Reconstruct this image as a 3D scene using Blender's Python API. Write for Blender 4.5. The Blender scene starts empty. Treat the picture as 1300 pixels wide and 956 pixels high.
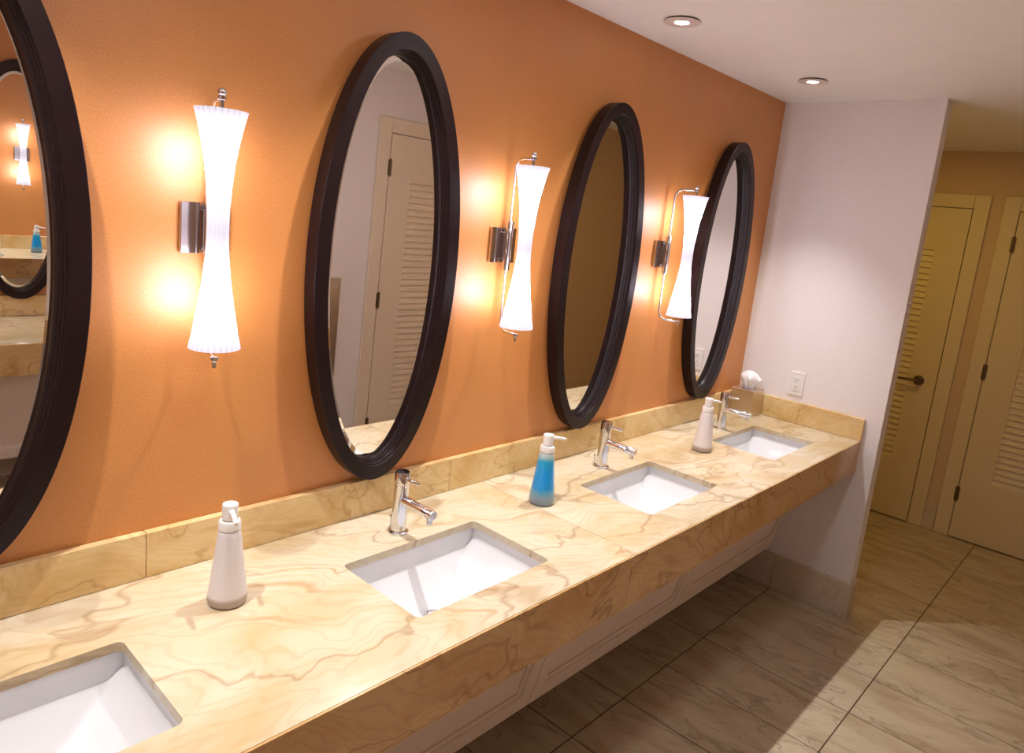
import bpy, bmesh, math, random
from mathutils import Vector, Matrix, noise
random.seed(7)
SC = bpy.context.scene
COL = SC.collection
PI = math.pi

# ------------------------------------------------------------------ camera
def make_camera():
    yaw, pitch, roll = [math.radians(a) for a in (42.0, -10.112, 5.99)]
    f = Vector((math.cos(pitch)*math.cos(yaw), math.cos(pitch)*math.sin(yaw), math.sin(pitch)))
    r = f.cross(Vector((0, 0, 1))).normalized(); u = r.cross(f)
    r2 = r*math.cos(roll) + u*math.sin(roll); u2 = -r*math.sin(roll) + u*math.cos(roll)
    m = Matrix(((r2.x, u2.x, -f.x, -3.4431), (r2.y, u2.y, -f.y, -1.5098), (r2.z, u2.z, -f.z, 0.8531), (0, 0, 0, 1)))
    cd = bpy.data.cameras.new('camera'); cd.sensor_width = 36; cd.sensor_fit = 'HORIZONTAL'
    cd.lens = 903.53/1300*36; cd.shift_y = -44.5/1300; cd.clip_start = 0.02
    c = bpy.data.objects.new('camera', cd); c.matrix_world = m; COL.objects.link(c); SC.camera = c
make_camera()

# ------------------------------------------------------------------ world, exposure
W = bpy.data.worlds.new('world'); SC.world = W; W.use_nodes = True
W.node_tree.nodes['Background'].inputs[0].default_value = (0.9, 0.85, 0.8, 1)
W.node_tree.nodes['Background'].inputs[1].default_value = 0.05
SC.view_settings.view_transform = 'Standard'; SC.view_settings.look = 'None'
SC.view_settings.exposure = 0.42; SC.view_settings.gamma = 1.0
SC.view_settings.use_curve_mapping = False

# ------------------------------------------------------------------ lights (lamps of the room, plus an added unseen fill)
SINKX = [-0.474, -1.388, -2.302, -3.216]
SHADE_E = 22.0             # glow of the sconce glass
DOWN_W = 52.0             # ceiling downlights over the sinks
def lamp(name, kind, loc, power, col, size=0.02, angle=None, blend=1.0, rot=(0, 0, 0)):
    d = bpy.data.lights.new(name, kind); d.energy = power; d.color = col
    if kind == 'AREA': d.shape = 'DISK'; d.size = size
    else: d.shadow_soft_size = size
    if angle: d.spot_size = math.radians(angle); d.spot_blend = blend
    o = bpy.data.objects.new(name, d); o.location = loc; o.rotation_euler = rot; COL.objects.link(o)
    return o
for x in SINKX:
    lamp('downlight_lamp', 'SPOT', (x, -0.26, 1.488), DOWN_W, (1.0, 0.96, 0.94), 0.012, 80, 1.0)
for x in (-4.0, -2.8, -1.6):
    lamp('room_fill', 'AREA', (x, -.92, 1.49), 2.4, (1.0, 0.95, 0.93), 0.2)  # added unseen fill from overhead, lifts the general brightness
for x in (-2.5, -3.41):
    lamp('alcove_lamp', 'SPOT', (x, -2.5, 1.485), 26.0, (1.0, 0.9, 0.8), 0.02, 75, 0.6)
lamp('hall_lamp', 'AREA', (0.62, -0.38, 1.49), 3.3, (1.0, 0.66, 0.12), 0.2)

# ------------------------------------------------------------------ material helpers
def new_mat(name):
    m = bpy.data.materials.new(name); m.use_nodes = True
    return m, m.node_tree.nodes, m.node_tree.links, m.node_tree.nodes['Principled BSDF']
def S(c):
    return tuple((v/255/12.92 if v/255 <= .04045 else ((v/255+.055)/1.055)**2.4) for v in c) + (1,)
def plain(name, c, rough=.5, metal=0, noise_amt=.04, nscale=30, bump=0.0, coat=0, spec=.5):
    m, n, l, p = new_mat(name)
    p.inputs['Roughness'].default_value = rough; p.inputs['Metallic'].default_value = metal
    p.inputs['Coat Weight'].default_value = coat; p.inputs['Specular IOR Level'].default_value = spec
    tc = n.new('ShaderNodeTexCoord'); nz = n.new('ShaderNodeTexNoise'); nz.inputs['Scale'].default_value = nscale; nz.inputs['Detail'].default_value = 4
    l.new(tc.outputs['Object'], nz.inputs['Vector'])
    cr = n.new('ShaderNodeValToRGB'); c = S(c)
    cr.color_ramp.elements[0].position = .3; cr.color_ramp.elements[1].position = .7
    cr.color_ramp.elements[0].color = tuple(max(0, v*(1-noise_amt)) for v in c[:3]) + (1,)
    cr.color_ramp.elements[1].color = tuple(min(1, v*(1+noise_amt)) for v in c[:3]) + (1,)
    l.new(nz.outputs['Fac'], cr.inputs['Fac']); l.new(cr.outputs['Color'], p.inputs['Base Color'])
    if bump:
        b = n.new('ShaderNodeBump'); b.inputs['Strength'].default_value = bump; b.inputs['Distance'].default_value = .002
        l.new(nz.outputs['Fac'], b.inputs['Height']); l.new(b.outputs['Normal'], p.inputs['Normal'])
    return m

def wallpaper():
    m, n, l, p = new_mat('orange_wallpaper')
    tc = n.new('ShaderNodeTexCoord')
    mp = n.new('ShaderNodeMapping'); mp.inputs['Scale'].default_value = (420, 420, 240)
    l.new(tc.outputs['Object'], mp.inputs['Vector'])
    nz = n.new('ShaderNodeTexNoise'); nz.inputs['Scale'].default_value = 1; nz.inputs['Detail'].default_value = 2
    l.new(mp.outputs['Vector'], nz.inputs['Vector'])
    cr = n.new('ShaderNodeValToRGB')
    cr.color_ramp.elements[0].position = .3; cr.color_ramp.elements[1].position = .7
    cr.color_ramp.elements[0].color = S((203, 129, 62)); cr.color_ramp.elements[1].color = S((223, 152, 84))
    l.new(nz.outputs['Fac'], cr.inputs['Fac'])
    mp2 = n.new('ShaderNodeMapping'); mp2.inputs['Scale'].default_value = (8, 8, 1.2)
    l.new(tc.outputs['Object'], mp2.inputs['Vector'])
    n2 = n.new('ShaderNodeTexNoise'); n2.inputs['Scale'].default_value = 1; n2.inputs['Detail'].default_value = 3
    l.new(mp2.outputs['Vector'], n2.inputs['Vector'])
    mx = n.new('ShaderNodeMix'); mx.data_type = 'RGBA'; mx.blend_type = 'MULTIPLY'; mx.inputs['Factor'].default_value = .12
    l.new(cr.outputs['Color'], mx.inputs['A']); l.new(n2.outputs['Color'], mx.inputs['B'])
    l.new(mx.outputs['Result'], p.inputs['Base Color'])
    p.inputs['Roughness'].default_value = .46; p.inputs['Specular IOR Level'].default_value = .85
    b = n.new('ShaderNodeBump'); b.inputs['Strength'].default_value = .35; b.inputs['Distance'].default_value = .0008
    l.new(nz.outputs['Fac'], b.inputs['Height']); l.new(b.outputs['Normal'], p.inputs['Normal'])
    return m

def marble(name, base, mid, vein, deep, scale=2.2, stretch=(1, 1, 1), rough=.14, vein_w=.5, swirl=2.2):
    m, n, l, p = new_mat(name)
    tc = n.new('ShaderNodeTexCoord'); oi = n.new('ShaderNodeObjectInfo')
    mul = n.new('ShaderNodeVectorMath'); mul.operation = 'MULTIPLY'; mul.inputs[1].default_value = (37, 23, 11)
    l.new(oi.outputs['Random'], mul.inputs[0])
    add = n.new('ShaderNodeVectorMath'); add.operation = 'ADD'
    l.new(tc.outputs['Object'], add.inputs[0]); l.new(mul.outputs[0], add.inputs[1])
    mp = n.new('ShaderNodeMapping'); mp.inputs['Scale'].default_value = stretch
    l.new(add.outputs[0], mp.inputs['Vector'])
    wz = n.new('ShaderNodeTexNoise'); wz.inputs['Scale'].default_value = scale*.8; wz.inputs['Detail'].default_value = 3; wz.inputs['Distortion'].default_value = 1.0
    l.new(mp.outputs['Vector'], wz.inputs['Vector'])
    sc = n.new('ShaderNodeVectorMath'); sc.operation = 'SCALE'; sc.inputs['Scale'].default_value = swirl/scale*.5
    l.new(wz.outputs['Color'], sc.inputs[0])
    ad2 = n.new('ShaderNodeVectorMath'); ad2.operation = 'ADD'
    l.new(mp.outputs['Vector'], ad2.inputs[0]); l.new(sc.outputs[0], ad2.inputs[1])
    # broad clouds
    c1 = n.new('ShaderNodeTexNoise'); c1.inputs['Scale'].default_value = scale*1.6; c1.inputs['Detail'].default_value = 6
    l.new(ad2.outputs[0], c1.inputs['Vector'])
    r1 = n.new('ShaderNodeValToRGB'); e = r1.color_ramp.elements
    e[0].position = .33; e[0].color = S(mid); e[1].position = .58; e[1].color = S(base)
    l.new(c1.outputs['Fac'], r1.inputs['Fac'])
    # contour-like bands
    w = n.new('ShaderNodeTexWave'); w.wave_type = 'BANDS'; w.bands_direction = 'DIAGONAL'; w.inputs['Scale'].default_value = scale*1.5
    w.inputs['Distortion'].default_value = 5; w.inputs['Detail'].default_value = 3; w.inputs['Detail Scale'].default_value = 1.2
    l.new(ad2.outputs[0], w.inputs['Vector'])
    r2 = n.new('ShaderNodeValToRGB'); e = r2.color_ramp.elements
    e[0].position = .0; e[0].color = (1, 1, 1, 1); e[1].position = .22; e[1].color = (0, 0, 0, 1)
    l.new(w.outputs['Fac'], r2.inputs['Fac'])
    m1 = n.new('ShaderNodeMath'); m1.operation = 'MULTIPLY'; m1.inputs[1].default_value = vein_w
    l.new(r2.outputs['Color'], m1.inputs[0])
    # break the bands up
    bz = n.new('ShaderNodeTexNoise'); bz.inputs['Scale'].default_value = scale*1.1; bz.inputs['Detail'].default_value = 2
    l.new(mp.outputs['Vector'], bz.inputs['Vector'])
    br = n.new('ShaderNodeMapRange'); br.inputs['From Min'].default_value = .45; br.inputs['From Max'].default_value = .62
    l.new(bz.outputs['Fac'], br.inputs['Value'])
    m2 = n.new('ShaderNodeMath'); m2.operation = 'MULTIPLY'
    l.new(m1.outputs[0], m2.inputs[0]); l.new(br.outputs[0], m2.inputs[1])
    x1 = n.new('ShaderNodeMix'); x1.data_type = 'RGBA'; x1.inputs['B'].default_value = S(vein)
    l.new(m2.outputs[0], x1.inputs['Factor']); l.new(r1.outputs['Color'], x1.inputs['A'])
    fw = n.new('ShaderNodeTexWave'); fw.wave_type = 'BANDS'; fw.bands_direction = 'DIAGONAL'; fw.inputs['Scale'].default_value = scale*5
    fw.inputs['Distortion'].default_value = 9; fw.inputs['Detail'].default_value = 4; fw.inputs['Detail Scale'].default_value = .8
    l.new(ad2.outputs[0], fw.inputs['Vector'])
    fr = n.new('ShaderNodeMapRange'); fr.inputs['From Min'].default_value = .35; fr.inputs['From Max'].default_value = 0; fr.inputs['To Max'].default_value = .38*vein_w
    l.new(fw.outputs['Fac'], fr.inputs['Value'])
    x0 = n.new('ShaderNodeMix'); x0.data_type = 'RGBA'; x0.inputs['B'].default_value = S(vein)
    l.new(fr.outputs[0], x0.inputs['Factor']); l.new(x1.outputs['Result'], x0.inputs['A']); x1 = x0
    # thin dark veins from a noise zero crossing
    v = n.new('ShaderNodeTexNoise'); v.inputs['Scale'].default_value = scale*.9; v.inputs['Detail'].default_value = 5; v.inputs['Roughness'].default_value = .45
    l.new(ad2.outputs[0], v.inputs['Vector'])
    s = n.new('ShaderNodeMath'); s.operation = 'SUBTRACT'; s.inputs[1].default_value = .5
    l.new(v.outputs['Fac'], s.inputs[0])
    a = n.new('ShaderNodeMath'); a.operation = 'ABSOLUTE'; l.new(s.outputs[0], a.inputs[0])
    r3 = n.new('ShaderNodeMapRange'); r3.inputs['From Min'].default_value = 0; r3.inputs['From Max'].default_value = .012
    r3.inputs['To Min'].default_value = .75*vein_w*1.3; r3.inputs['To Max'].default_value = 0
    l.new(a.outputs[0], r3.inputs['Value'])
    x2 = n.new('ShaderNodeMix'); x2.data_type = 'RGBA'; x2.inputs['B'].default_value = S(deep)
    l.new(r3.outputs[0], x2.inputs['Factor']); l.new(x1.outputs['Result'], x2.inputs['A'])
    l.new(x2.outputs['Result'], p.inputs['Base Color'])
    p.inputs['Roughness'].default_value = rough
    return m

def brushed(name, c, rough=.3, stretch=(2, 2, 200)):
    m, n, l, p = new_mat(name)
    tc = n.new('ShaderNodeTexCoord'); mp = n.new('ShaderNodeMapping'); mp.inputs['Scale'].default_value = stretch
    l.new(tc.outputs['Object'], mp.inputs['Vector'])
    nz = n.new('ShaderNodeTexNoise'); nz.inputs['Scale'].default_value = 3; l.new(mp.outputs[0], nz.inputs['Vector'])
    r = n.new('ShaderNodeMapRange'); r.inputs['To Min'].default_value = rough-.08; r.inputs['To Max'].default_value = rough+.1
    l.new(nz.outputs['Fac'], r.inputs['Value']); l.new(r.outputs[0], p.inputs['Roughness'])
    cr = n.new('ShaderNodeValToRGB'); cr.color_ramp.elements[0].color = S(tuple(v*.93 for v in c)); cr.color_ramp.elements[1].color = S(c)
    l.new(nz.outputs['Fac'], cr.inputs['Fac']); l.new(cr.outputs['Color'], p.inputs['Base Color'])
    p.inputs['Metallic'].default_value = 1
    return m

def shade_glass():
    # lit frosted glass: two bulbs, so the glow peaks towards both ends and is weaker in the waist
    m, n, l, p = new_mat('lit_frosted_glass')
    tc = n.new('ShaderNodeTexCoord'); sx = n.new('ShaderNodeSeparateXYZ'); l.new(tc.outputs['Object'], sx.inputs[0])
    cr = n.new('ShaderNodeValToRGB'); cr.color_ramp.interpolation = 'EASE'
    mr = n.new('ShaderNodeMapRange'); mr.inputs['From Min'].default_value = -.235; mr.inputs['From Max'].default_value = .235
    l.new(sx.outputs['Z'], mr.inputs['Value']); l.new(mr.outputs[0], cr.inputs['Fac'])
    e = cr.color_ramp.elements
    e[0].position = 0; e[0].color = (.024, .024, .024, 1); e[1].position = 1; e[1].color = (.026, .026, .026, 1)
    for pos, v in ((.06, .035), (.17, 1.0), (.30, .45), (.42, .035), (.5, .026), (.60, .035), (.70, .55), (.83, 1.0), (.95, .045)):
        k = e.new(pos); k.color = (v, v, v, 1)
    at = n.new('ShaderNodeMath'); at.operation = 'ARCTAN2'; l.new(sx.outputs['Y'], at.inputs[0]); l.new(sx.outputs['X'], at.inputs[1])
    sn = n.new('ShaderNodeMath'); sn.operation = 'MULTIPLY'; sn.inputs[1].default_value = 26; l.new(at.outputs[0], sn.inputs[0])
    s2 = n.new('ShaderNodeMath'); s2.operation = 'SINE'; l.new(sn.outputs[0], s2.inputs[0])
    s3 = n.new('ShaderNodeMapRange'); s3.inputs['From Min'].default_value = -1; s3.inputs['To Min'].default_value = .86; s3.inputs['To Max'].default_value = 1.08
    l.new(s2.outputs[0], s3.inputs['Value'])
    mu = n.new('ShaderNodeMath'); mu.operation = 'MULTIPLY'; l.new(cr.outputs['Color'], mu.inputs[0]); l.new(s3.outputs[0], mu.inputs[1])
    m2 = n.new('ShaderNodeMath'); m2.operation = 'MULTIPLY'; m2.inputs[1].default_value = SHADE_E; l.new(mu.outputs[0], m2.inputs[0])
    l.new(m2.outputs[0], p.inputs['Emission Strength']); p.inputs['Emission Color'].default_value = (.93, .86, 1.0, 1)
    p.inputs['Base Color'].default_value = (.3, .3, .34, 1); p.inputs['Roughness'].default_value = .3
    return m

def emissive(name, col, s):
    m, n, l, p = new_mat(name)
    p.inputs['Emission Color'].default_value = col; p.inputs['Emission Strength'].default_value = s
    p.inputs['Base Color'].default_value = (.8, .8, .8, 1)
    return m

def soap_mat():
    m, n, l, p = new_mat('blue_soap_in_clear_bottle')
    tc = n.new('ShaderNodeTexCoord'); sx = n.new('ShaderNodeSeparateXYZ'); l.new(tc.outputs['Object'], sx.inputs[0])
    nz = n.new('ShaderNodeTexNoise'); nz.inputs['Scale'].default_value = 90; l.new(tc.outputs['Object'], nz.inputs['Vector'])
    ad = n.new('ShaderNodeMath'); ad.operation = 'MULTIPLY_ADD'; ad.inputs[1].default_value = .012; l.new(nz.outputs['Fac'], ad.inputs[0]); l.new(sx.outputs['Z'], ad.inputs[2])
    mr = n.new('ShaderNodeMapRange'); mr.inputs['From Max'].default_value = .165; l.new(ad.outputs[0], mr.inputs['Value'])
    cr = n.new('ShaderNodeValToRGB'); e = cr.color_ramp.elements; l.new(mr.outputs[0], cr.inputs['Fac'])
    e[0].position = 0; e[0].color = S((120, 135, 150)); e[1].position = 1; e[1].color = S((190, 205, 205))
    for pos, c in ((.16, (125, 150, 170)), (.27, (95, 160, 190)), (.36, (10, 150, 225)), (.6, (0, 150, 235)), (.86, (20, 160, 215)), (.93, (150, 190, 200))):
        k = e.new(pos); k.color = S(c)
    l.new(cr.outputs['Color'], p.inputs['Base Color'])
    p.inputs['Roughness'].default_value = .25; p.inputs['Coat Weight'].default_value = .7; p.inputs['Coat Roughness'].default_value = .05
    return m

def frosted_mat():
    m, n, l, p = new_mat('frosted_soap_bottle')
    tc = n.new('ShaderNodeTexCoord'); sx = n.new('ShaderNodeSeparateXYZ'); l.new(tc.outputs['Object'], sx.inputs[0])
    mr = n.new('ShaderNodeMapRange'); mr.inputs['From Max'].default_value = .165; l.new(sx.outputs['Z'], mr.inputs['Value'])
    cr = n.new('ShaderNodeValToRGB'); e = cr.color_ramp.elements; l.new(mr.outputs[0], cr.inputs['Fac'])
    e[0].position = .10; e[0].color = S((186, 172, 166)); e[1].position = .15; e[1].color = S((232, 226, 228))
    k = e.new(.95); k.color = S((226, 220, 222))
    l.new(cr.outputs['Color'], p.inputs['Base Color'])
    p.inputs['Roughness'].default_value = .38; p.inputs['Subsurface Weight'].default_value = .25; p.inputs['Subsurface Radius'].default_value = (.02, .02, .02)
    return m

M = dict(
    paper=wallpaper(),
    white_wall=plain('white_painted_wall', (236, 229, 229), .6, bump=.1, nscale=60, noise_amt=.015),
    hall_wall=plain('cream_painted_wall', (214, 186, 150), .6, bump=.1, nscale=60, noise_amt=.02),
    ceiling=plain('ceiling_paint', (246, 245, 244), .8, noise_amt=.012, nscale=8),
    door_light=plain('ivory_door_paint', (234, 218, 198), .42, noise_amt=.012),
    door=plain('cream_door_paint', (226, 208, 170), .42, noise_amt=.012),
    panel=plain('access_panel_paint', (240, 224, 212), .45, noise_amt=.015),
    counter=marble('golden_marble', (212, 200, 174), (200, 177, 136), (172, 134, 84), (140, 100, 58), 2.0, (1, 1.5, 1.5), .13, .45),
    splash=marble('golden_marble_shaded', (230, 202, 150), (214, 176, 112), (194, 146, 78), (166, 114, 56), 3.2, (1, 1, 1.6), .16, .42),  # same marble as the slab, deeper gold carries the shade on the splash
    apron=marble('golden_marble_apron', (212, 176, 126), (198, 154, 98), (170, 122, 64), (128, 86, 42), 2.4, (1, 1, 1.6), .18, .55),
    tile=marble('beige_floor_marble', (202, 186, 160), (182, 162, 134), (150, 132, 110), (104, 94, 84), 2.6, (2.3, .8, 1), .16, .4, 1.6),
    base=marble('baseboard_marble', (216, 200, 180), (196, 180, 162), (178, 160, 140), (140, 124, 110), 3, (1, 1, 1), .25, .3),
    grout=plain('grout', (84, 62, 44), .9),
    frame=plain('espresso_wood', (27, 12, 14), .36, noise_amt=.25, nscale=12, spec=.3),
    chrome=plain('chrome', (222, 222, 226), .06, metal=1, noise_amt=.01),
    dark_chrome=plain('polished_nickel', (200, 195, 196), .1, metal=1, noise_amt=.01),
    steel=brushed('brushed_steel', (222, 208, 192), .3),
    ceramic=plain('white_ceramic', (226, 227, 230), .08, noise_amt=.004, coat=.4),
    plastic=plain('white_plastic', (236, 232, 230), .3, noise_amt=.01),
    dark=plain('dark_slot', (30, 26, 24), .6),
    tissue=plain('tissue_paper', (244, 242, 244), .8, noise_amt=.01),
    trim_white=plain('lamp_trim_white', (222, 210, 204), .45, noise_amt=.01),
    bulb=emissive('downlight_glow', (1, .95, .9, 1), 14),
    shade=shade_glass(), soap=soap_mat(), frosted=frosted_mat(),
    hinge=plain('aged_nickel', (120, 104, 84), .35, metal=1, noise_amt=.05),
)
def mirror_mat():
    m, n, l, p = new_mat('silvered_mirror')
    p.inputs['Base Color'].default_value = (.90, .90, .89, 1); p.inputs['Metallic'].default_value = 1; p.inputs['Roughness'].default_value = .004
    return m
M['mirror'] = mirror_mat()

# ------------------------------------------------------------------ object helpers
def obj(name, bm, mat, parent=None, loc=None, smooth=False, angle=None):
    bmesh.ops.recalc_face_normals(bm, faces=bm.faces)
    me = bpy.data.meshes.new(name); bm.to_mesh(me); bm.free()
    me.materials.append(M[mat] if isinstance(mat, str) else mat)
    if smooth:
        for p in me.polygons: p.use_smooth = True
        if angle: me.set_sharp_from_angle(angle=math.radians(angle))
    o = bpy.data.objects.new(name, me); COL.objects.link(o)
    if parent is not None: o.parent = parent
    if loc is not None: o.location = loc
    return o
def empty(name, loc=(0, 0, 0), rz=0):
    o = bpy.data.objects.new(name, None); o.empty_display_size = .05
    o.location = loc; o.rotation_euler = (0, 0, rz); COL.objects.link(o); return o
def tag(o, label=None, cat=None, group=None, kind=None):
    if label: o['label'] = label
    if cat: o['category'] = cat
    if group: o['group'] = group
    if kind: o['kind'] = kind
    return o
def box(bm, a, b, bev=0.0, seg=1):
    x0, y0, z0 = a; x1, y1, z1 = b
    vs = [bm.verts.new(p) for p in ((x0, y0, z0), (x1, y0, z0), (x1, y1, z0), (x0, y1, z0), (x0, y0, z1), (x1, y0, z1), (x1, y1, z1), (x0, y1, z1))]
    fs = [bm.faces.new([vs[i] for i in q]) for q in ((0, 3, 2, 1), (4, 5, 6, 7), (0, 1, 5, 4), (1, 2, 6, 5), (2, 3, 7, 6), (3, 0, 4, 7))]
    if bev:
        es = list({e for f in fs for e in f.edges})
        bmesh.ops.bevel(bm, geom=es, offset=bev, segments=seg, affect='EDGES', profile=.5)
def boxo(name, a, b, mat, parent=None, bev=0.0, seg=1):
    bm = bmesh.new(); box(bm, a, b, bev, seg); return obj(name, bm, mat, parent)
def lathe(bm, prof, n=32, axis=Vector((0, 0, 1)), origin=Vector((0, 0, 0)), cap=True, fn=None):
    axis = Vector(axis).normalized(); origin = Vector(origin)
    q = Vector((0, 0, 1)).rotation_difference(axis)
    rings = []
    for r, z in prof:
        ring = []
        for i in range(n):
            t = 2*PI*i/n; rr = r*(fn(t, z) if fn else 1)
            ring.append(bm.verts.new(origin + q @ Vector((rr*math.cos(t), rr*math.sin(t), z))))
        rings.append(ring)
    for a, b in zip(rings, rings[1:]):
        for i in range(n): bm.faces.new((a[i], a[(i+1) % n], b[(i+1) % n], b[i]))
    if cap: bm.faces.new(rings[0][::-1]); bm.faces.new(rings[-1])
    return rings
def tube(bm, pts, r, n=12):
    pts = [Vector(p) for p in pts]; rings = []
    for i, p in enumerate(pts):
        d = (pts[min(i+1, len(pts)-1)] - pts[max(i-1, 0)]).normalized()
        q = Vector((0, 0, 1)).rotation_difference(d)
        rr = r[i] if isinstance(r, (list, tuple)) else r
        rings.append([bm.verts.new(p + q @ Vector((rr*math.cos(2*PI*k/n), rr*math.sin(2*PI*k/n), 0))) for k in range(n)])
    for a, b in zip(rings, rings[1:]):
        # match rings by nearest start to avoid twisting
        k0 = min(range(n), key=lambda k: (b[k].co - a[0].co).length)
        for i in range(n): bm.faces.new((a[i], a[(i+1) % n], b[(i+1+k0) % n], b[(i+k0) % n]))
    bm.faces.new(rings[0][::-1]); bm.faces.new(rings[-1])
def ball(bm, c, r, sz=1.0):
    res = bmesh.ops.create_uvsphere(bm, u_segments=20, v_segments=12, radius=r)
    for v in res['verts']: v.co.z *= sz; v.co += Vector(c)
def copy_tree(o, parent=None):
    c = o.copy(); COL.objects.link(c)
    if parent is not None: c.parent = parent
    for ch in list(o.children): copy_tree(ch, c)
    return c

# ------------------------------------------------------------------ dimensions
ZF, ZC = -0.856, 1.507
XN = -4.45                # wall behind the camera
X2 = 1.654                # far wall with the two doors
YR = -1.93                # wall opposite the mirrors
YH = 0.35                 # hidden side of the hall
AX0, AX1, AY = XN, -1.72, -2.75   # recess with the opposite vanity
ENDY, WT = -0.687, 0.080
XL = -3.69                # near end of the vanity

# ------------------------------------------------------------------ shell
def struct(o): o['kind'] = 'structure'; return o
struct(boxo('wall_left', (XN-.1, 0, ZF-.05), (0, .1, ZC), 'paper'))
wb = struct(boxo('wall_end', (0, ENDY, ZF), (WT, YH+.1, ZC), 'white_wall'))
struct(boxo('wall_near', (XN-.1, AY-.1, ZF-.05), (XN, 0, ZC), 'white_wall'))
struct(boxo('wall_far', (X2, YR-.1, ZF-.05), (X2+.1, YH+.1, ZC), 'hall_wall'))
struct(boxo('wall_hall', (WT, YH, ZF-.05), (X2, YH+.1, ZC), 'hall_wall'))
struct(boxo('wall_right', (AX1, YR-.1, ZF-.05), (.04, YR, ZC), 'white_wall'))
struct(boxo('wall_right_hall', (.04, YR-.1, ZF-.05), (X2, YR, ZC), 'hall_wall'))
struct(boxo('wall_alcove', (AX0, AY-.1, ZF-.05), (AX1+.1, AY, ZC), 'paper'))
struct(boxo('wall_recess', (AX1, AY, ZF-.05), (AX1+.1, YR-.1, ZC), 'white_wall'))
struct(boxo('ceiling', (XN-.1, AY-.1, ZC), (X2+.1, YH+.1, ZC+.1), 'ceiling'))

# floor: marble tiles with recessed joints, each tile a part
fl = struct(boxo('floor', (XN-.1, AY-.1, ZF-.06), (X2+.1, YH+.1, ZF-.0014), 'grout'))
PX, OX = 0.3073, -0.0909
YJ = [-0.3325-.604*k for k in range(-1, 5)]     # joints running along the room
tmesh = {}
x = OX + PX*6
ix = []
k = 6
while OX + PX*k > XN - PX: ix.append(OX+PX*k); k -= 1
for i in range(len(ix)):
    for j in range(len(YJ)-1):
        x1 = ix[i]; x0 = x1-PX; y1 = YJ[j]; y0 = YJ[j+1]
        x0 = max(x0, XN); x1 = min(x1, X2); y0 = max(y0, AY); y1 = min(y1, YH)
        if x1-x0 < .02 or y1-y0 < .02: continue
        w, h = x1-x0, y1-y0; key = (round(w, 3), round(h, 3))
        if key not in tmesh:
            bm = bmesh.new(); box(bm, (-w/2+.0022, -h/2+.0022, -.0013), (w/2-.0022, h/2-.0022, 0), .0005)
            o = obj('tile', bm, 'tile', fl); tmesh[key] = o.data
        else:
            o = bpy.data.objects.new('tile', tmesh[key]); COL.objects.link(o); o.parent = fl
        o.location = ((x0+x1)/2, (y0+y1)/2, ZF+random.uniform(-.0004, .0004))

# marble baseboards in lengths
def baseboard(name, p0, p1, out, joints=(), h=.177, t=.0125):
    par = struct(empty(name, (p0[0], p0[1], ZF)))
    p0 = Vector(p0); p1 = Vector(p1); L = (p1-p0).length; d = (p1-p0)/L; out = Vector(out)
    cuts = [0] + [j for j in joints if 0 < j < L] + [L]
    if not joints:
        cuts = [0]; 
        while cuts[-1] + .62 < L: cuts.append(cuts[-1]+.604)
        cuts.append(L)
    for a, b in zip(cuts, cuts[1:]):
        A = p0+d*(a+.0008); B = p0+d*(b-.0008)+out*t
        lo = (min(A.x, B.x), min(A.y, B.y), ZF+.0005); hi = (max(A.x, B.x), max(A.y, B.y), ZF+h)
        bm = bmesh.new(); box(bm, [lo[i]-par.location[i] for i in range(3)], [hi[i]-par.location[i] for i in range(3)], .0015)
        obj('baseboard_tile', bm, 'base', par)
baseboard('baseboard_end', (0, -.0, 0), (0, ENDY-.0125, 0), (-1, 0, 0), joints=(.332,))
baseboard('baseboard_end_cap', (0, ENDY, 0), (WT, ENDY, 0), (0, -1, 0), joints=(.001,))
baseboard('baseboard_far', (X2, -.698, 0), (X2, -.633, 0), (-1, 0, 0), joints=(.001,))
baseboard('baseboard_right', (AX1, YR, 0), (-.975, YR, 0), (0, 1, 0))
baseboard('baseboard_right_hall', (-.035, YR, 0), (X2, YR, 0), (0, 1, 0))
baseboard('baseboard_left', (XN, 0, 0), (-.0125, 0, 0), (0, -1, 0))
baseboard('baseboard_alcove', (AX0, AY, 0), (AX1, AY, 0), (0, 1, 0))

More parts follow.
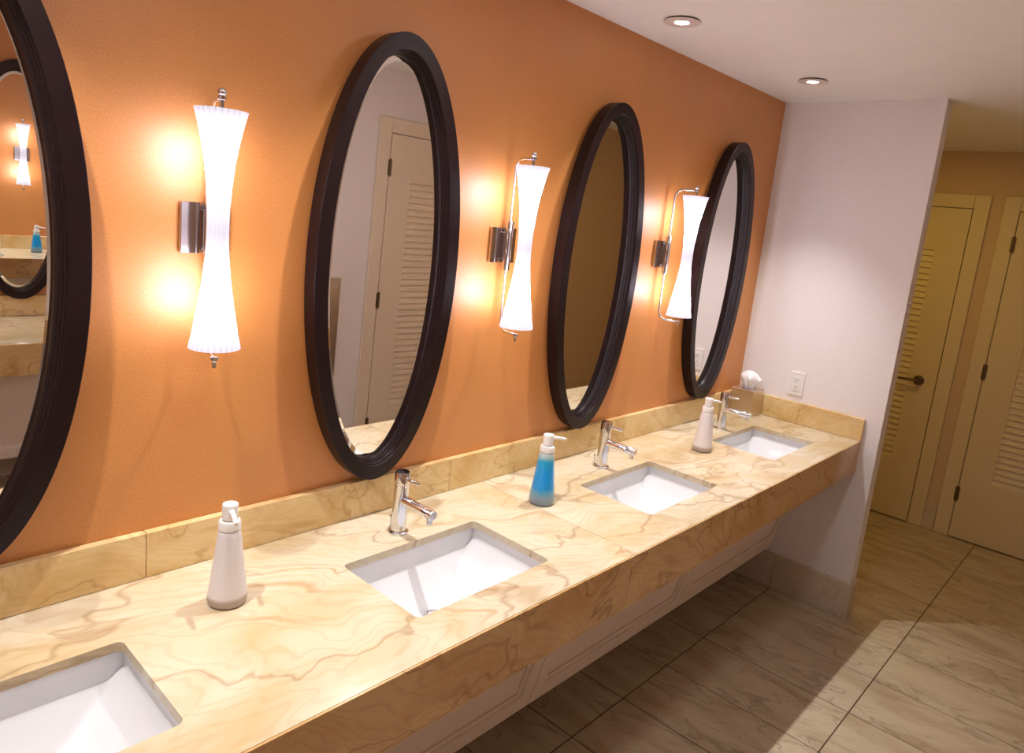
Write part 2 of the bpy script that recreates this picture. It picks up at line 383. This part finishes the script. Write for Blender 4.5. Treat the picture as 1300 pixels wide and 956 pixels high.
# ------------------------------------------------------------------ doors
DW, DH = .762, 2.022
LZ0, LZ1 = -.46-ZF, .905-ZF      # louvre opening above floor
ST = .160                         # stile width
slat_mesh = None
def make_door(name, hinge_left, handle=True, hinges=True, paint='door'):
    """local frame: x along the wall 0..DW, front towards -y, z from the floor"""
    global slat_mesh
    d = struct(empty(name))
    # casing
    bm = bmesh.new(); c, g = .083, .004
    for x0, x1 in ((-g-c, -g), (DW+g, DW+g+c)):
        box(bm, (x0, -.018, 0), (x1, .0, DH+g+c), .004)
    box(bm, (-g, -.018, DH+g), (DW+g, 0, DH+g+c), .004)
    obj('door_casing', bm, paint, d)
    boxo('door_reveal', (-g, -.0005, 0), (DW+g, .0005, DH+g), 'dark', d)
    bm = bmesh.new(); th = .010
    box(bm, (0, -.0155, .008), (ST, -.001, DH)); box(bm, (DW-ST, -.0155, .008), (DW, -.001, DH))
    box(bm, (ST, -.0155, .008), (DW-ST, -.001, LZ0)); box(bm, (ST, -.0155, LZ1), (DW-ST, -.001, DH))
    leaf = obj('door_leaf', bm, paint, d)
    pitch = .0378; n = int((LZ1-LZ0)/pitch); pitch = (LZ1-LZ0)/n
    for i in range(n):
        if slat_mesh is None or slat_mesh[1] != paint:
            bm = bmesh.new(); w = DW-2*ST
            vs = [(0, -.0140, 0), (0, -.0030, pitch*.98), (0, -.0015, pitch*.98), (0, -.0015, 0)]
            A = [bm.verts.new(v) for v in vs]; B = [bm.verts.new((w, v[1], v[2])) for v in vs]
            bm.faces.new(A[::-1]); bm.faces.new(B)
            for k in range(4): bm.faces.new((A[k], A[(k+1) % 4], B[(k+1) % 4], B[k]))
            o = obj('slat', bm, paint, leaf); slat_mesh = (o.data, paint)
        else:
            o = bpy.data.objects.new('slat', slat_mesh[0]); COL.objects.link(o); o.parent = leaf
        o.location = (ST, 0, LZ0+i*pitch)
    if hinges:
        hx = -.002 if hinge_left else DW+.002
        for z in (1.833, 1.065, .286):
            bm = bmesh.new()
            lathe(bm, [(.0065, -.045), (.0065, .045)], 12, origin=(hx, -.0235, z))
            for s in (-1, 1): ball(bm, (hx, -.0235, z+s*.047), .005)
            box(bm, (hx-.012, -.0215, z-.044), (hx+.012, -.0165, z+.044))
            obj('hinge', bm, 'hinge', d, smooth=True, angle=35)
    if handle:
        s = -1 if hinge_left else 1    # direction towards the hinge
        kx = DW-.095 if hinge_left else .095
        kx = DW-.095 if hinge_left else .095
        h = obj('door_handle', (lambda bm: (lathe(bm, [(.031, 0), (.031, .006), (.026, .011), (.013, .013), (.011, .045), (.013, .05)], 28, axis=(0, -1, 0), origin=(kx, -.0155, .935)), bm)[1])(bmesh.new()), 'hinge', leaf, smooth=True, angle=35)
        bm = bmesh.new(); tube(bm, [(kx+s*a, -.058-b, .936+c2) for a, b, c2 in ((-.012, 0, 0), (.02, .003, 0), (.06, .003, -.001), (.10, 0, -.004), (.112, -.006, -.006))], [.0105, .0095, .0085, .0075, .006], 12)
        lv = obj('lever', bm, 'hinge', leaf, smooth=True)
    return d
# on the far wall local x runs towards -y, front faces -x
d1 = make_door('door_1', hinge_left=True); d1.location = (X2, .216, ZF); d1.rotation_euler = (0, 0, -PI/2)
d2 = make_door('door_2', hinge_left=True, handle=True); d2.location = (X2, -.788, ZF); d2.rotation_euler = (0, 0, -PI/2)
# wall_right: front faces +y, local x runs towards -x
d3 = make_door('door_3', hinge_left=False, handle=True, paint='door_light'); d3.location = (-.889+DW, YR, ZF); d3.rotation_euler = (0, 0, PI)
for ch in list(d1.children):
    if ch.name.startswith('hinge'): bpy.data.objects.remove(ch)

# ------------------------------------------------------------------ vanity
CT = .020                 # slab thickness
def rrect(x0, x1, y0, y1, r, n=5):
    pts = []
    for cx, cy, a0 in ((x1-r, y1-r, 0), (x0+r, y1-r, PI/2), (x0+r, y0+r, PI), (x1-r, y0+r, 3*PI/2)):
        for i in range(n+1):
            a = a0+PI/2*i/n; pts.append((cx+r*math.cos(a), cy+r*math.sin(a)))
    return pts
SW, SB, SF = .2166, -.2156, -.4946
def slab(x0, x1, y0, y1, holes, round_edge=.0025):
    bm = bmesh.new(); edges = []
    def loop(pts):
        vs = [bm.verts.new((p[0], p[1], 0)) for p in pts]
        for i in range(len(vs)): edges.append(bm.edges.new((vs[i], vs[(i+1) % len(vs)])))
    loop([(x0, y0), (x1, y0), (x1, y1), (x0, y1)])
    for c in holes: loop(rrect(c-SW, c+SW, SF, SB, .014))
    bmesh.ops.triangle_fill(bm, edges=edges, use_beauty=True)
    bmesh.ops.dissolve_limit(bm, angle_limit=.01, verts=[], edges=[e for e in bm.edges if len(e.link_faces) == 2])
    top = list(bm.faces)
    r = bmesh.ops.extrude_face_region(bm, geom=top)
    nv = [g for g in r['geom'] if isinstance(g, bmesh.types.BMVert)]
    for v in nv: v.co.z -= CT
    return bm
SEAM = -1.862
DC = -.616
def bowl_bm(c):
    """undermount rectangular bowl: steep curved back, floor sweeping up towards both sides"""
    bm = bmesh.new(); nx, ny = 72, 44
    wx, y0, y1 = SW+.004, SF-.004, SB+.004
    dy = -.325                                   # drain line
    def depth(x, y):
        u = abs(x)/wx
        dx = .132*(1-u**1.55)+.006
        back = (y1-y); front = (y-y0)
        db = .026+1.55*back*(1-back*.9); df = .02+2.6*front
        k = .0022
        v = [dx, db, df, .128]
        m = -k*math.log(sum(math.exp(-a/k) for a in v))
        return m
    g = []
    for i in range(nx+1):
        row = []
        for j in range(ny+1):
            x = -wx+2*wx*i/nx; y = y0+(y1-y0)*j/ny
            row.append(bm.verts.new((x, y, -CT-.026-max(0, depth(x, y)))))
        g.append(row)
    for i in range(nx):
        for j in range(ny): bm.faces.new((g[i][j], g[i+1][j], g[i+1][j+1], g[i][j+1]))
    # vertical rim up to the underside of the slab, and a flange under it
    per = [g[i][0] for i in range(nx)] + [g[nx][j] for j in range(ny)] + [g[i][ny] for i in range(nx, 0, -1)] + [g[0][j] for j in range(ny, 0, -1)]
    top = [bm.verts.new((v.co.x, v.co.y, -CT-.0005)) for v in per]
    out = [bm.verts.new((v.co.x+(.02 if v.co.x > wx-.001 else -.02 if v.co.x < -wx+.001 else 0), v.co.y+(.02 if v.co.y > y1-.001 else -.02 if v.co.y < y0+.001 else 0), -CT-.0005)) for v in per]
    n = len(per)
    for i in range(n):
        bm.faces.new((per[i], per[(i+1) % n], top[(i+1) % n], top[i])); bm.faces.new((top[i], top[(i+1) % n], out[(i+1) % n], out[i]))
    # outer shell
    low = [bm.verts.new((v.co.x*.9, (v.co.y+.355)*.9-.355, -.19)) for v in out]
    for i in range(n): bm.faces.new((out[i], out[(i+1) % n], low[(i+1) % n], low[i]))
    bm.faces.new(low)
    return bm
def make_vanity(name, label, cat, sinks, x0, x1, seams, side_splash=None, panel_cuts=()):
    """local frame = wall frame: wall at y=0, counter top at z=0"""
    v = empty(name); tag(v, label, cat)
    xs = [x0] + list(seams) + [x1]
    for a, b in zip(xs, xs[1:]):
        bm = slab(a+.0007, b-.0007, DC+.0062, -.002, [c for c in sinks if a < c < b]); obj('counter_slab', bm, 'counter', v)
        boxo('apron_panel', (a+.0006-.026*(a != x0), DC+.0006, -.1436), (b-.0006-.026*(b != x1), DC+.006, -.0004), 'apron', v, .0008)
    return v
vanity = make_vanity('vanity_counter', 'long golden marble vanity counter with splash and deep front apron below the orange wall', 'countertop',
                     SINKX, XL, -.0005, (SEAM,))
sp = [XL, -2.885, -2.005, -1.06, -.0205]
for a, b in zip(sp, sp[1:]): boxo('splash_piece', (a+.0006, -.0195, .0005), (b-.0006, -.001, .104), 'splash', vanity, .0012)
boxo('side_splash', (-.0195, DC, .0005), (-.001, -.001, .104), 'splash', vanity, .0012)
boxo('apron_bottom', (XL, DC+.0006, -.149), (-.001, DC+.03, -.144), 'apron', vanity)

# sloping painted access panels under the counter
PY0, PZ0, PY1, PZ1 = -.279, -.645, -.405, -.146
def access_panel(x0, x1, parent):
    d = Vector((0, PY1-PY0, PZ1-PZ0)); L = d.length; d /= L; nrm = Vector((0, -d.z, d.y))   # towards the room
    def P(x, s, o): return Vector((x, PY0, PZ0)) + d*s + nrm*o
    bm = bmesh.new()
    def slabp(a, b, s0, s1, o0, o1):
        q = [P(a, s0, o0), P(b, s0, o0), P(b, s1, o0), P(a, s1, o0), P(a, s0, o1), P(b, s0, o1), P(b, s1, o1), P(a, s1, o1)]
        vs = [bm.verts.new(p) for p in q]
        for f in ((0, 3, 2, 1), (4, 5, 6, 7), (0, 1, 5, 4), (1, 2, 6, 5), (2, 3, 7, 6), (3, 0, 4, 7)): bm.faces.new([vs[i] for i in f])
    w, rb = .052, .060
    slabp(x0, x1, 0, rb, 0, .018); slabp(x0, x1, L-.05, L, 0, .018); slabp(x0, x0+w, rb, L-.05, 0, .018); slabp(x1-w, x1, rb, L-.05, 0, .018)
    o = obj('access_panel', bm, 'panel', parent)
    bm = bmesh.new(); slabp(x0+w+.016, x1-w-.016, rb+.016, L-.066, -.002, .004); 
    slabp(x0+w-.002, x1-w+.002, rb-.002, L-.031, -.006, -.001)
    obj('panel_field', bm, 'panel', o)
    bm = bmesh.new()
    for (a, b, c, e) in ((x0+w, x1-w, rb, rb+.014), (x0+w, x1-w, L-.064, L-.05), (x0+w, x0+w+.014, rb+.014, L-.064), (x1-w-.014, x1-w, rb+.014, L-.064)):
        slabp(a, b, c, e, 0, .010)
    obj('panel_moulding', bm, 'panel', o)
    return o
for a, b in ((-.93, -.002), (-1.845, -.932), (-2.76, -1.847), (XL+.001, -2.762)): access_panel(a+.001, b-.001, vanity)
boxo('panel_base', (XL, -.278, -.660), (-.002, -.012, -.645), 'panel', vanity)

# sinks
names = ['white undermount sink at the far end of the counter, nearest the tissue box',
         'white undermount sink second from the far wall, right of the blue soap bottle',
         'white undermount sink in the middle foreground, below the large central oval mirror',
         'white undermount sink cut off at the lower left corner of the photo']
def drain_part(sink):
    bm = bmesh.new(); zz = -CT-.026-.119
    lathe(bm, [(.031, 0), (.031, .003), (.027, .0045), (.022, .002), (.020, .003), (.017, .0085), (.006, .0105)], 28, origin=(0, -.318, zz))
    return obj('drain', bm, 'chrome', sink, smooth=True, angle=40)
sink0 = empty('sink', (SINKX[0], 0, 0)); obj('bowl', bowl_bm(0), 'ceramic', sink0, smooth=True, angle=55); drain_part(sink0)
tag(sink0, names[0], 'sink', 'undermount sinks along the counter')
for i in (1, 2, 3):
    s = copy_tree(sink0); s.location = (SINKX[i], 0, 0); s['label'] = names[i]

# faucets
def make_faucet():
    f = empty('faucet', (SINKX[0], -.150, 0))
    bm = bmesh.new()
    lathe(bm, [(.027, .0005), (.027, .004), (.0245, .006), (.0195, .0062), (.0195, .131), (.019, .1315), (.019, .1325), (.0195, .133)], 36)
    obj('body', bm, 'chrome', f, smooth=True, angle=40)
    bm = bmesh.new(); lathe(bm, [(.0195, .1335), (.0195, .1665), (.0185, .1685), (.004, .1700)], 36)
    cap = obj('cap', bm, 'chrome', f, smooth=True, angle=40)
    bm = bmesh.new(); lathe(bm, [(.0054, .0), (.0054, .050), (.0046, .052), (.001, .0525)], 16, axis=(0, -1, .04), origin=(0, -.015, .152))
    obj('lever', bm, 'chrome', cap, smooth=True, angle=40)
    bm = bmesh.new(); lathe(bm, [(.0125, 0), (.0125, .108), (.0115, .1095), (.0115, .1105), (.0125, .111), (.0125, .119), (.0112, .121)], 28, axis=(0, -1, .0), origin=(0, -.010, .093))
    sp_ = obj('spout', bm, 'chrome', f, smooth=True, angle=40)
    bm = bmesh.new(); lathe(bm, [(.0085, 0), (.0085, .016), (.0065, .0165)], 20, axis=(0, 0, -1), origin=(0, -.117, .083))
    obj('aerator', bm, 'chrome', sp_, smooth=True, angle=40)
    bm = bmesh.new(); lathe(bm, [(.0028, 0), (.0028, .03)], 10, axis=(0, 0, 1), origin=(0, .033, 0)); ball(bm, (0, .033, .032), .0048)
    obj('drain_rod', bm, 'chrome', f, smooth=True, angle=40)
    return f
fl_ = ['chrome single lever faucet in front of the tissue box at the far sink',
       'chrome single lever faucet between the blue soap bottle and the second farthest sink',
       'chrome single lever faucet at the middle sink under the large central mirror',
       'chrome single lever faucet at the nearest left sink, beyond the frame edge']
fa = make_faucet(); tag(fa, fl_[0], 'faucet', 'faucets along the counter')
for i in (1, 2, 3):
    c = copy_tree(fa); c.location.x = SINKX[i]; c['label'] = fl_[i]

# ------------------------------------------------------------------ oval mirrors
MA, MB, MD, MI = .2237, .572, .044, .045
def oval(a, b, y, n=128): return [(a*math.cos(2*PI*i/n), y, b*math.sin(2*PI*i/n)) for i in range(n)]
def ring_surface(bm, loops, close=False):
    L = [[bm.verts.new(p) for p in lp] for lp in loops]
    m = len(L); n = len(L[0])
    for k in range(m if close else m-1):
        A, B = L[k], L[(k+1) % m]
        for i in range(n): bm.faces.new((A[i], A[(i+1) % n], B[(i+1) % n], B[i]))
    return L
def make_mirror(name='oval_mirror'):
    """local: glass centre at origin height, back at y=0, front towards -y, hung with the top leaning out"""
    r = empty(name)
    prof = [(0, 0), (0, -MD+.0015), (-.0015, -MD), (-.0380, -MD), (-.0390, -MD+.0012), (-.0393, -MD+.0075), (-.0415, -MD+.0085), (-.0425, -MD+.0170), (-.0455, -MD+.0190), (-.0465, -MD+.0250), (-.0490, -MD+.0270), (-.0515, -.0095), (-.0515, 0)]
    bm = bmesh.new(); ring_surface(bm, [oval(MA+o, MB+o, y) for o, y in prof], close=True)
    obj('frame', bm, 'frame', r, smooth=True, angle=14)
    gi = -.0505
    # bevelled margin of the glass
    bm = bmesh.new(); L = ring_surface(bm, [oval(MA+gi, MB+gi, -.0085), oval(MA+gi-.014, MB+gi-.014, -.0105)])
    obj('glass_bevel', bm, 'mirror', r)
    bm = bmesh.new(); vs = [bm.verts.new(p) for p in oval(MA+gi-.014, MB+gi-.014, -.0105)]
    vb = [bm.verts.new(p) for p in oval(MA+gi-.014, MB+gi-.014, -.004)]
    bm.faces.new(vs); bm.faces.new(vb[::-1])
    for i in range(128): bm.faces.new((vs[i], vs[(i+1) % 128], vb[(i+1) % 128], vb[i]))
    obj('glass', bm, 'mirror', r)
    return r
MX = [-.4806-.914*k for k in range(4)]; MZ = .6845; TILT = math.radians(.95)
def hang(o, x, y, z=MZ, rz=0):
    o.location = (x, y, z); o.rotation_euler = (TILT, 0, rz)
    o.location.y = y + (-1 if rz == 0 else 1)*(MB*math.sin(TILT)+.0008)
ml = ['dark oval framed mirror nearest the white end wall, above the tissue box',
      'dark oval framed mirror second from the white wall, between the two right-hand wall lamps',
      'large dark oval framed mirror reflecting a louvred door, in the middle of the photo',
      'dark oval framed mirror cut off by the left edge of the photo']
mir = make_mirror(); hang(mir, MX[0], 0); tag(mir, ml[0], 'mirror', 'oval mirrors on the orange wall')
for i in (1, 2, 3):
    m2 = copy_tree(mir); hang(m2, MX[i], 0); m2['label'] = ml[i]

# ------------------------------------------------------------------ wall sconces
def make_sconce():
    """local: wall at y=0, plate centre at z=0"""
    s = empty('wall_sconce')
    bm = bmesh.new(); box(bm, (-.052, -.013, -.053), (.052, 0, .053), .0012); obj('back_plate', bm, 'dark_chrome', s)
    bm = bmesh.new(); box(bm, (-.010, -.024, -.040), (.010, -.012, .040), .002); obj('bracket', bm, 'dark_chrome', s)
    bm = bmesh.new(); lathe(bm, [(.0105, -.074), (.0115, -.072), (.0115, .072), (.0105, .074)], 20, origin=(0, -.031, 0)); obj('arm_sleeve', bm, 'dark_chrome', s, smooth=True, angle=40)
    for sg in (1, -1):
        bm = bmesh.new(); pts = [(0, -.031, sg*.07), (0, -.031, sg*.20)]
        for k in range(1, 8):
            a = PI/2*k/7; pts.append((0, -.031-.035*(1-math.cos(a)), sg*(.222+.035*math.sin(a))))
        pts.append((0, -.112, sg*.257)); tube(bm, pts, .0042, 12)
        arm = obj('arm', bm, 'chrome', s, smooth=True, angle=60)
        bm = bmesh.new()
        lathe(bm, [(.0045, -.020), (.0045, -.004), (.008, -.003), (.008, .003), (.0045, .004)], 16, origin=(0, -.112, sg*.257))
        ball(bm, (0, -.112, sg*.257+sg*(.011 if sg > 0 else .004)), .0088 if sg > 0 else .0062)
        obj('finial', bm, 'chrome', arm, smooth=True, angle=40)
    bm = bmesh.new()
    key = [(0, .0495), (.03, .0455), (.08, .0395), (.14, .0335), (.22, .0272), (.30, .0236), (.38, .0214), (.46, .0206), (.54, .0209), (.62, .0226), (.70, .0262), (.76, .0298), (.82, .0340), (.88, .0388), (.94, .0440), (.985, .0488), (1, .0500)]
    H = .470
    prof = [(r, H/2-t*H) for t, r in key][::-1]
    rib = lambda t, z: 1+.012*math.sin(26*t)
    inner = [(r-.0022, z) for r, z in prof[::-1]]
    rings = lathe(bm, prof+inner, 104, cap=False, fn=rib)
    for i in range(104): bm.faces.new((rings[-1][i], rings[-1][(i+1) % 104], rings[0][(i+1) % 104], rings[0][i]))
    sh = obj('glass_shade', bm, 'shade', s, smooth=True, angle=60); sh.location = (0, -.112, 0)
    bm = bmesh.new()
    for z in (.222, -.222):
        bm = bmesh.new(); lathe(bm, [(.006, z-.012), (.028, z-.010), (.028, z-.007), (.006, z-.005)], 24, origin=(0, -.112, 0))
        obj('shade_holder', bm, 'chrome', s, smooth=True, angle=30)
    return s
SCX = [-.944, -1.864, -2.772]
def swing(s, deg):
    # the lamp arm turned a little on its sleeve
    p = Vector((0, -.031, 0)); m = Matrix.Translation(p) @ Matrix.Rotation(math.radians(deg), 4, 'Z') @ Matrix.Translation(-p)
    for ch in s.children:
        if ch.name.split('.')[0] in ('arm', 'glass_shade', 'shade_holder'): ch.matrix_basis = m @ ch.matrix_basis
sl = ['lit hourglass wall lamp just left of the farthest oval mirror',
      'lit hourglass wall lamp between the large central mirror and the next smaller-looking mirror',
      'lit hourglass wall lamp left of the large central mirror, largest in the photo',
      'lit hourglass wall lamp beyond the left edge, by the nearest mirror']
sc = make_sconce(); sc.location = (SCX[0], 0, .757); tag(sc, sl[0], 'wall lamp', 'hourglass wall lamps on the orange wall')
for i in (1, 2):
    c = copy_tree(sc); c.location.x = SCX[i]; c['label'] = sl[i]; swing(c, (0, -10, -14)[i])
swing(sc, 18)

# ------------------------------------------------------------------ soap dispensers
def make_dispenser(mat, spout_dir):
    d = empty('soap_dispenser')
    bm = bmesh.new(); lathe(bm, [(.030, .0005), (.0375, .003), (.0395, .010), (.0392, .022), (.0365, .040), (.0315, .080), (.0268, .120), (.0235, .150), (.0215, .160), (.0190, .164), (.0185, .168)], 48)
    obj('bottle', bm, mat, d, smooth=True, angle=50)
    bm = bmesh.new(); lathe(bm, [(.0210, .163), (.0222, .164), (.0222, .178), (.0205, .1815), (.012, .182), (.0105, .186)], 40)
    obj('collar', bm, 'plastic', d, smooth=True, angle=40)
    bm = bmesh.new(); lathe(bm, [(.0115, .182), (.0155, .186), (.0160, .212), (.0150, .2165), (.009, .2180)], 40)
    h = obj('pump_head', bm, 'plastic', d, smooth=True, angle=40)
    a = math.radians(spout_dir); u = Vector((math.cos(a), math.sin(a), 0))
    bm = bmesh.new(); tube(bm, [u*.010+Vector((0, 0, .205)), u*.030+Vector((0, 0, .2045)), u*.052+Vector((0, 0, .2005)), u*.060+Vector((0, 0, .198))], [.0058, .0052, .0046, .0042], 14)
    obj('spout', bm, 'plastic', h, smooth=True, angle=50)
    return d
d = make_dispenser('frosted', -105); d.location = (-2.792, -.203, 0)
tag(d, 'white frosted pump soap bottle standing left of the middle sink, nearest the camera', 'soap dispenser', 'pump soap bottles on the counter')
d = make_dispenser('soap', -22); d.location = (-1.822, -.238, 0)
tag(d, 'pump bottle of blue liquid soap with white pump top', 'soap dispenser', 'pump soap bottles on the counter')
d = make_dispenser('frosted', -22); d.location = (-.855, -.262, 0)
tag(d, 'white frosted pump soap bottle standing before the farthest faucet', 'soap dispenser', 'pump soap bottles on the counter')

# ------------------------------------------------------------------ tissue box
tb = empty('tissue_box', (-.0838, -.083, 0), math.radians(-3)); tag(tb, 'brushed metal cube tissue box with white tissue in the far corner of the counter', 'tissue box')
w, hh = .058, .130
bm = bmesh.new(); box(bm, (-w, -w, .0008), (w, w, hh), .0015)
bmesh.ops.delete(bm, geom=[f for f in bm.faces if f.calc_center_median().z > hh-.0001 and f.calc_area() > .005], context='FACES')
rim = [v for v in bm.verts if v.co.z > hh-.00001]
obj('box_cover', bm, 'steel', tb)
bm = bmesh.new(); edges = []
def lp(pts, z):
    vs = [bm.verts.new((p[0], p[1], z)) for p in pts]
    for i in range(len(vs)): edges.append(bm.edges.new((vs[i], vs[(i+1) % len(vs)])))
lp([(-w+.0012, -w+.0012), (w-.0012, -w+.0012), (w-.0012, w-.0012), (-w+.0012, w-.0012)], hh)
lp([(.040*math.cos(2*PI*i/28), .026*math.sin(2*PI*i/28)) for i in range(28)], hh)
bmesh.ops.triangle_fill(bm, edges=edges, use_beauty=True)
obj('box_top', bm, 'steel', tb)
def tissue(o, hgt, seed):
    bm = bmesh.new(); nt, nh = 96, 22; rows = []
    prof = [(0, .019), (.2, .021), (.45, .027), (.66, .036), (.78, .034), (.9, .024), (.97, .014), (1, .006)]
    def R(h):
        for (a, ra), (b, rb) in zip(prof, prof[1:]):
            if h <= b: return ra+(rb-ra)*(h-a)/(b-a)
        return prof[-1][1]
    for j in range(nh+1):
        h = j/nh; row = []
        for i in range(nt):
            t = 2*PI*i/nt
            fold = (.10+.16*h)*abs(math.sin(3.5*t+seed+1.1*h))*2-.16+.10*math.sin(11*t+3*h+seed)
            point = .55*math.exp(-((h-.66)/.16)**2)*max(0, math.cos(t-2.1+PI/2))**6 + .55*math.exp(-((h-.62)/.14)**2)*max(0, math.cos(t+PI/2-.2))**6
            rr = R(h)*(1+fold+point)
            row.append(bm.verts.new((rr*math.cos(t)*.8, rr*math.sin(t)*1.05, .112+hgt*h*(1+.05*math.sin(5*t)))))
        rows.append(row)
    for a, b in zip(rows, rows[1:]):
        for i in range(nt): bm.faces.new((a[i], a[(i+1) % nt], b[(i+1) % nt], b[i]))
    bm.faces.new(rows[-1])
    return obj('tissue', bm, 'tissue', o, smooth=True, angle=50)
tissue(tb, .100, 1.0)

# ------------------------------------------------------------------ outlet on the end wall
ot = empty('wall_outlet', (0, -.283, .190)); tag(ot, 'white electrical outlet plate on the white end wall above the splash', 'outlet')
bm = bmesh.new(); box(bm, (-.006, -.036, -.058), (0, .036, .058), .003, 2); obj('cover_plate', bm, 'plastic', ot)
bm = bmesh.new(); box(bm, (-.0085, -.0168, -.034), (-.004, .0168, .034), .0012); rec = obj('receptacle', bm, 'plastic', ot)
bm = bmesh.new()
for z in (-.018, .018):
    for y in (-.0062, .0062): box(bm, (-.0092, y-.0012, z-.001), (-.0082, y+.0012, z+.007))
    lathe(bm, [(.0024, .0082), (.0024, .0092)], 12, axis=(-1, 0, 0), origin=(0, 0, z-.0075))
obj('slot', bm, 'dark', ot)

# ------------------------------------------------------------------ downlights
def make_downlight():
    d = empty('ceiling_downlight')
    bm = bmesh.new()
    prof = [(.054, -.0048), (.0575, -.0052), (.0575, -.0068), (.054, -.0080), (.030, -.0095), (.022, -.006), (.0215, -.0030)]
    lathe(bm, [(r, z) for r, z in prof], 48, cap=False); obj('trim_ring', bm, 'trim_white', d, smooth=True, angle=50)
    bm = bmesh.new(); lathe(bm, [(.052, -.0001), (.052, -.0060)], 40); obj('shadow_gap', bm, 'dark', d)  # dark disc stands in for the shadow between trim and ceiling
    bm = bmesh.new(); lathe(bm, [(.0215, -.0075), (.0215, -.0062)], 32); obj('lens', bm, 'bulb', d)
    return d
dl = make_downlight(); dl.location = (SINKX[0]+.027, -.293, ZC)
tag(dl, 'round recessed ceiling light farther from the camera, near the end wall', 'ceiling light', 'recessed ceiling lights')
dlab = ['round recessed ceiling light nearer the camera, at the top edge of the photo', 'recessed ceiling light above the middle sink, out of frame', 'recessed ceiling light above the nearest sink, out of frame']
for i in (1, 2, 3):
    c = copy_tree(dl); c.location = (SINKX[i]+.017, -.222 if i == 1 else -.26, ZC); c['label'] = dlab[i-1]

# ------------------------------------------------------------------ opposite side, seen in the mirrors
td = empty('towel_dispenser', (-1.3, YR, .04)); tag(td, 'steel paper towel dispenser on the wall, reflected at the left of the central mirror', 'towel dispenser')
bm = bmesh.new(); box(bm, (-.14, 0, -.285), (.14, .03, .30), .003); obj('cabinet', bm, 'steel', td)
bm = bmesh.new(); box(bm, (-.125, .03, -.10), (.125, .034, .285), .001); obj('cabinet_door', bm, 'steel', td)
bm = bmesh.new(); box(bm, (-.11, .03, -.15), (.11, .0315, -.12)); obj('towel_slot', bm, 'dark', td)

ov = make_vanity('opposite_vanity', 'golden marble vanity counter across the room, seen in the leftmost mirror', 'countertop', [], -2.70+.0, 0, (), None)
# rotated half a turn: local x=0 -> world AX1
ov.location = (AX1-2.715, AY, 0); ov.rotation_euler = (0, 0, PI)
ov.location = (AX1-2.705+.0, AY, 0)
boxo('splash_piece', (-2.70, -.0195, .0005), (0, -.001, .104), 'splash', ov, .0012)
for a, b in ((-1.35, -.002), (-2.698, -1.352)): access_panel(a, b, ov)
for x_, lab in ((-2.49, 'dark oval framed mirror on the opposite wall, seen inside the leftmost mirror'), (-3.404, 'dark oval framed mirror on the opposite wall, farther behind the camera')):
    m2 = copy_tree(mir); hang(m2, x_, AY, MZ-.02, rz=PI+.0033); m2.rotation_euler.x = math.radians(-.2); m2['label'] = lab; m2['group'] = 'oval mirrors on the opposite wall'
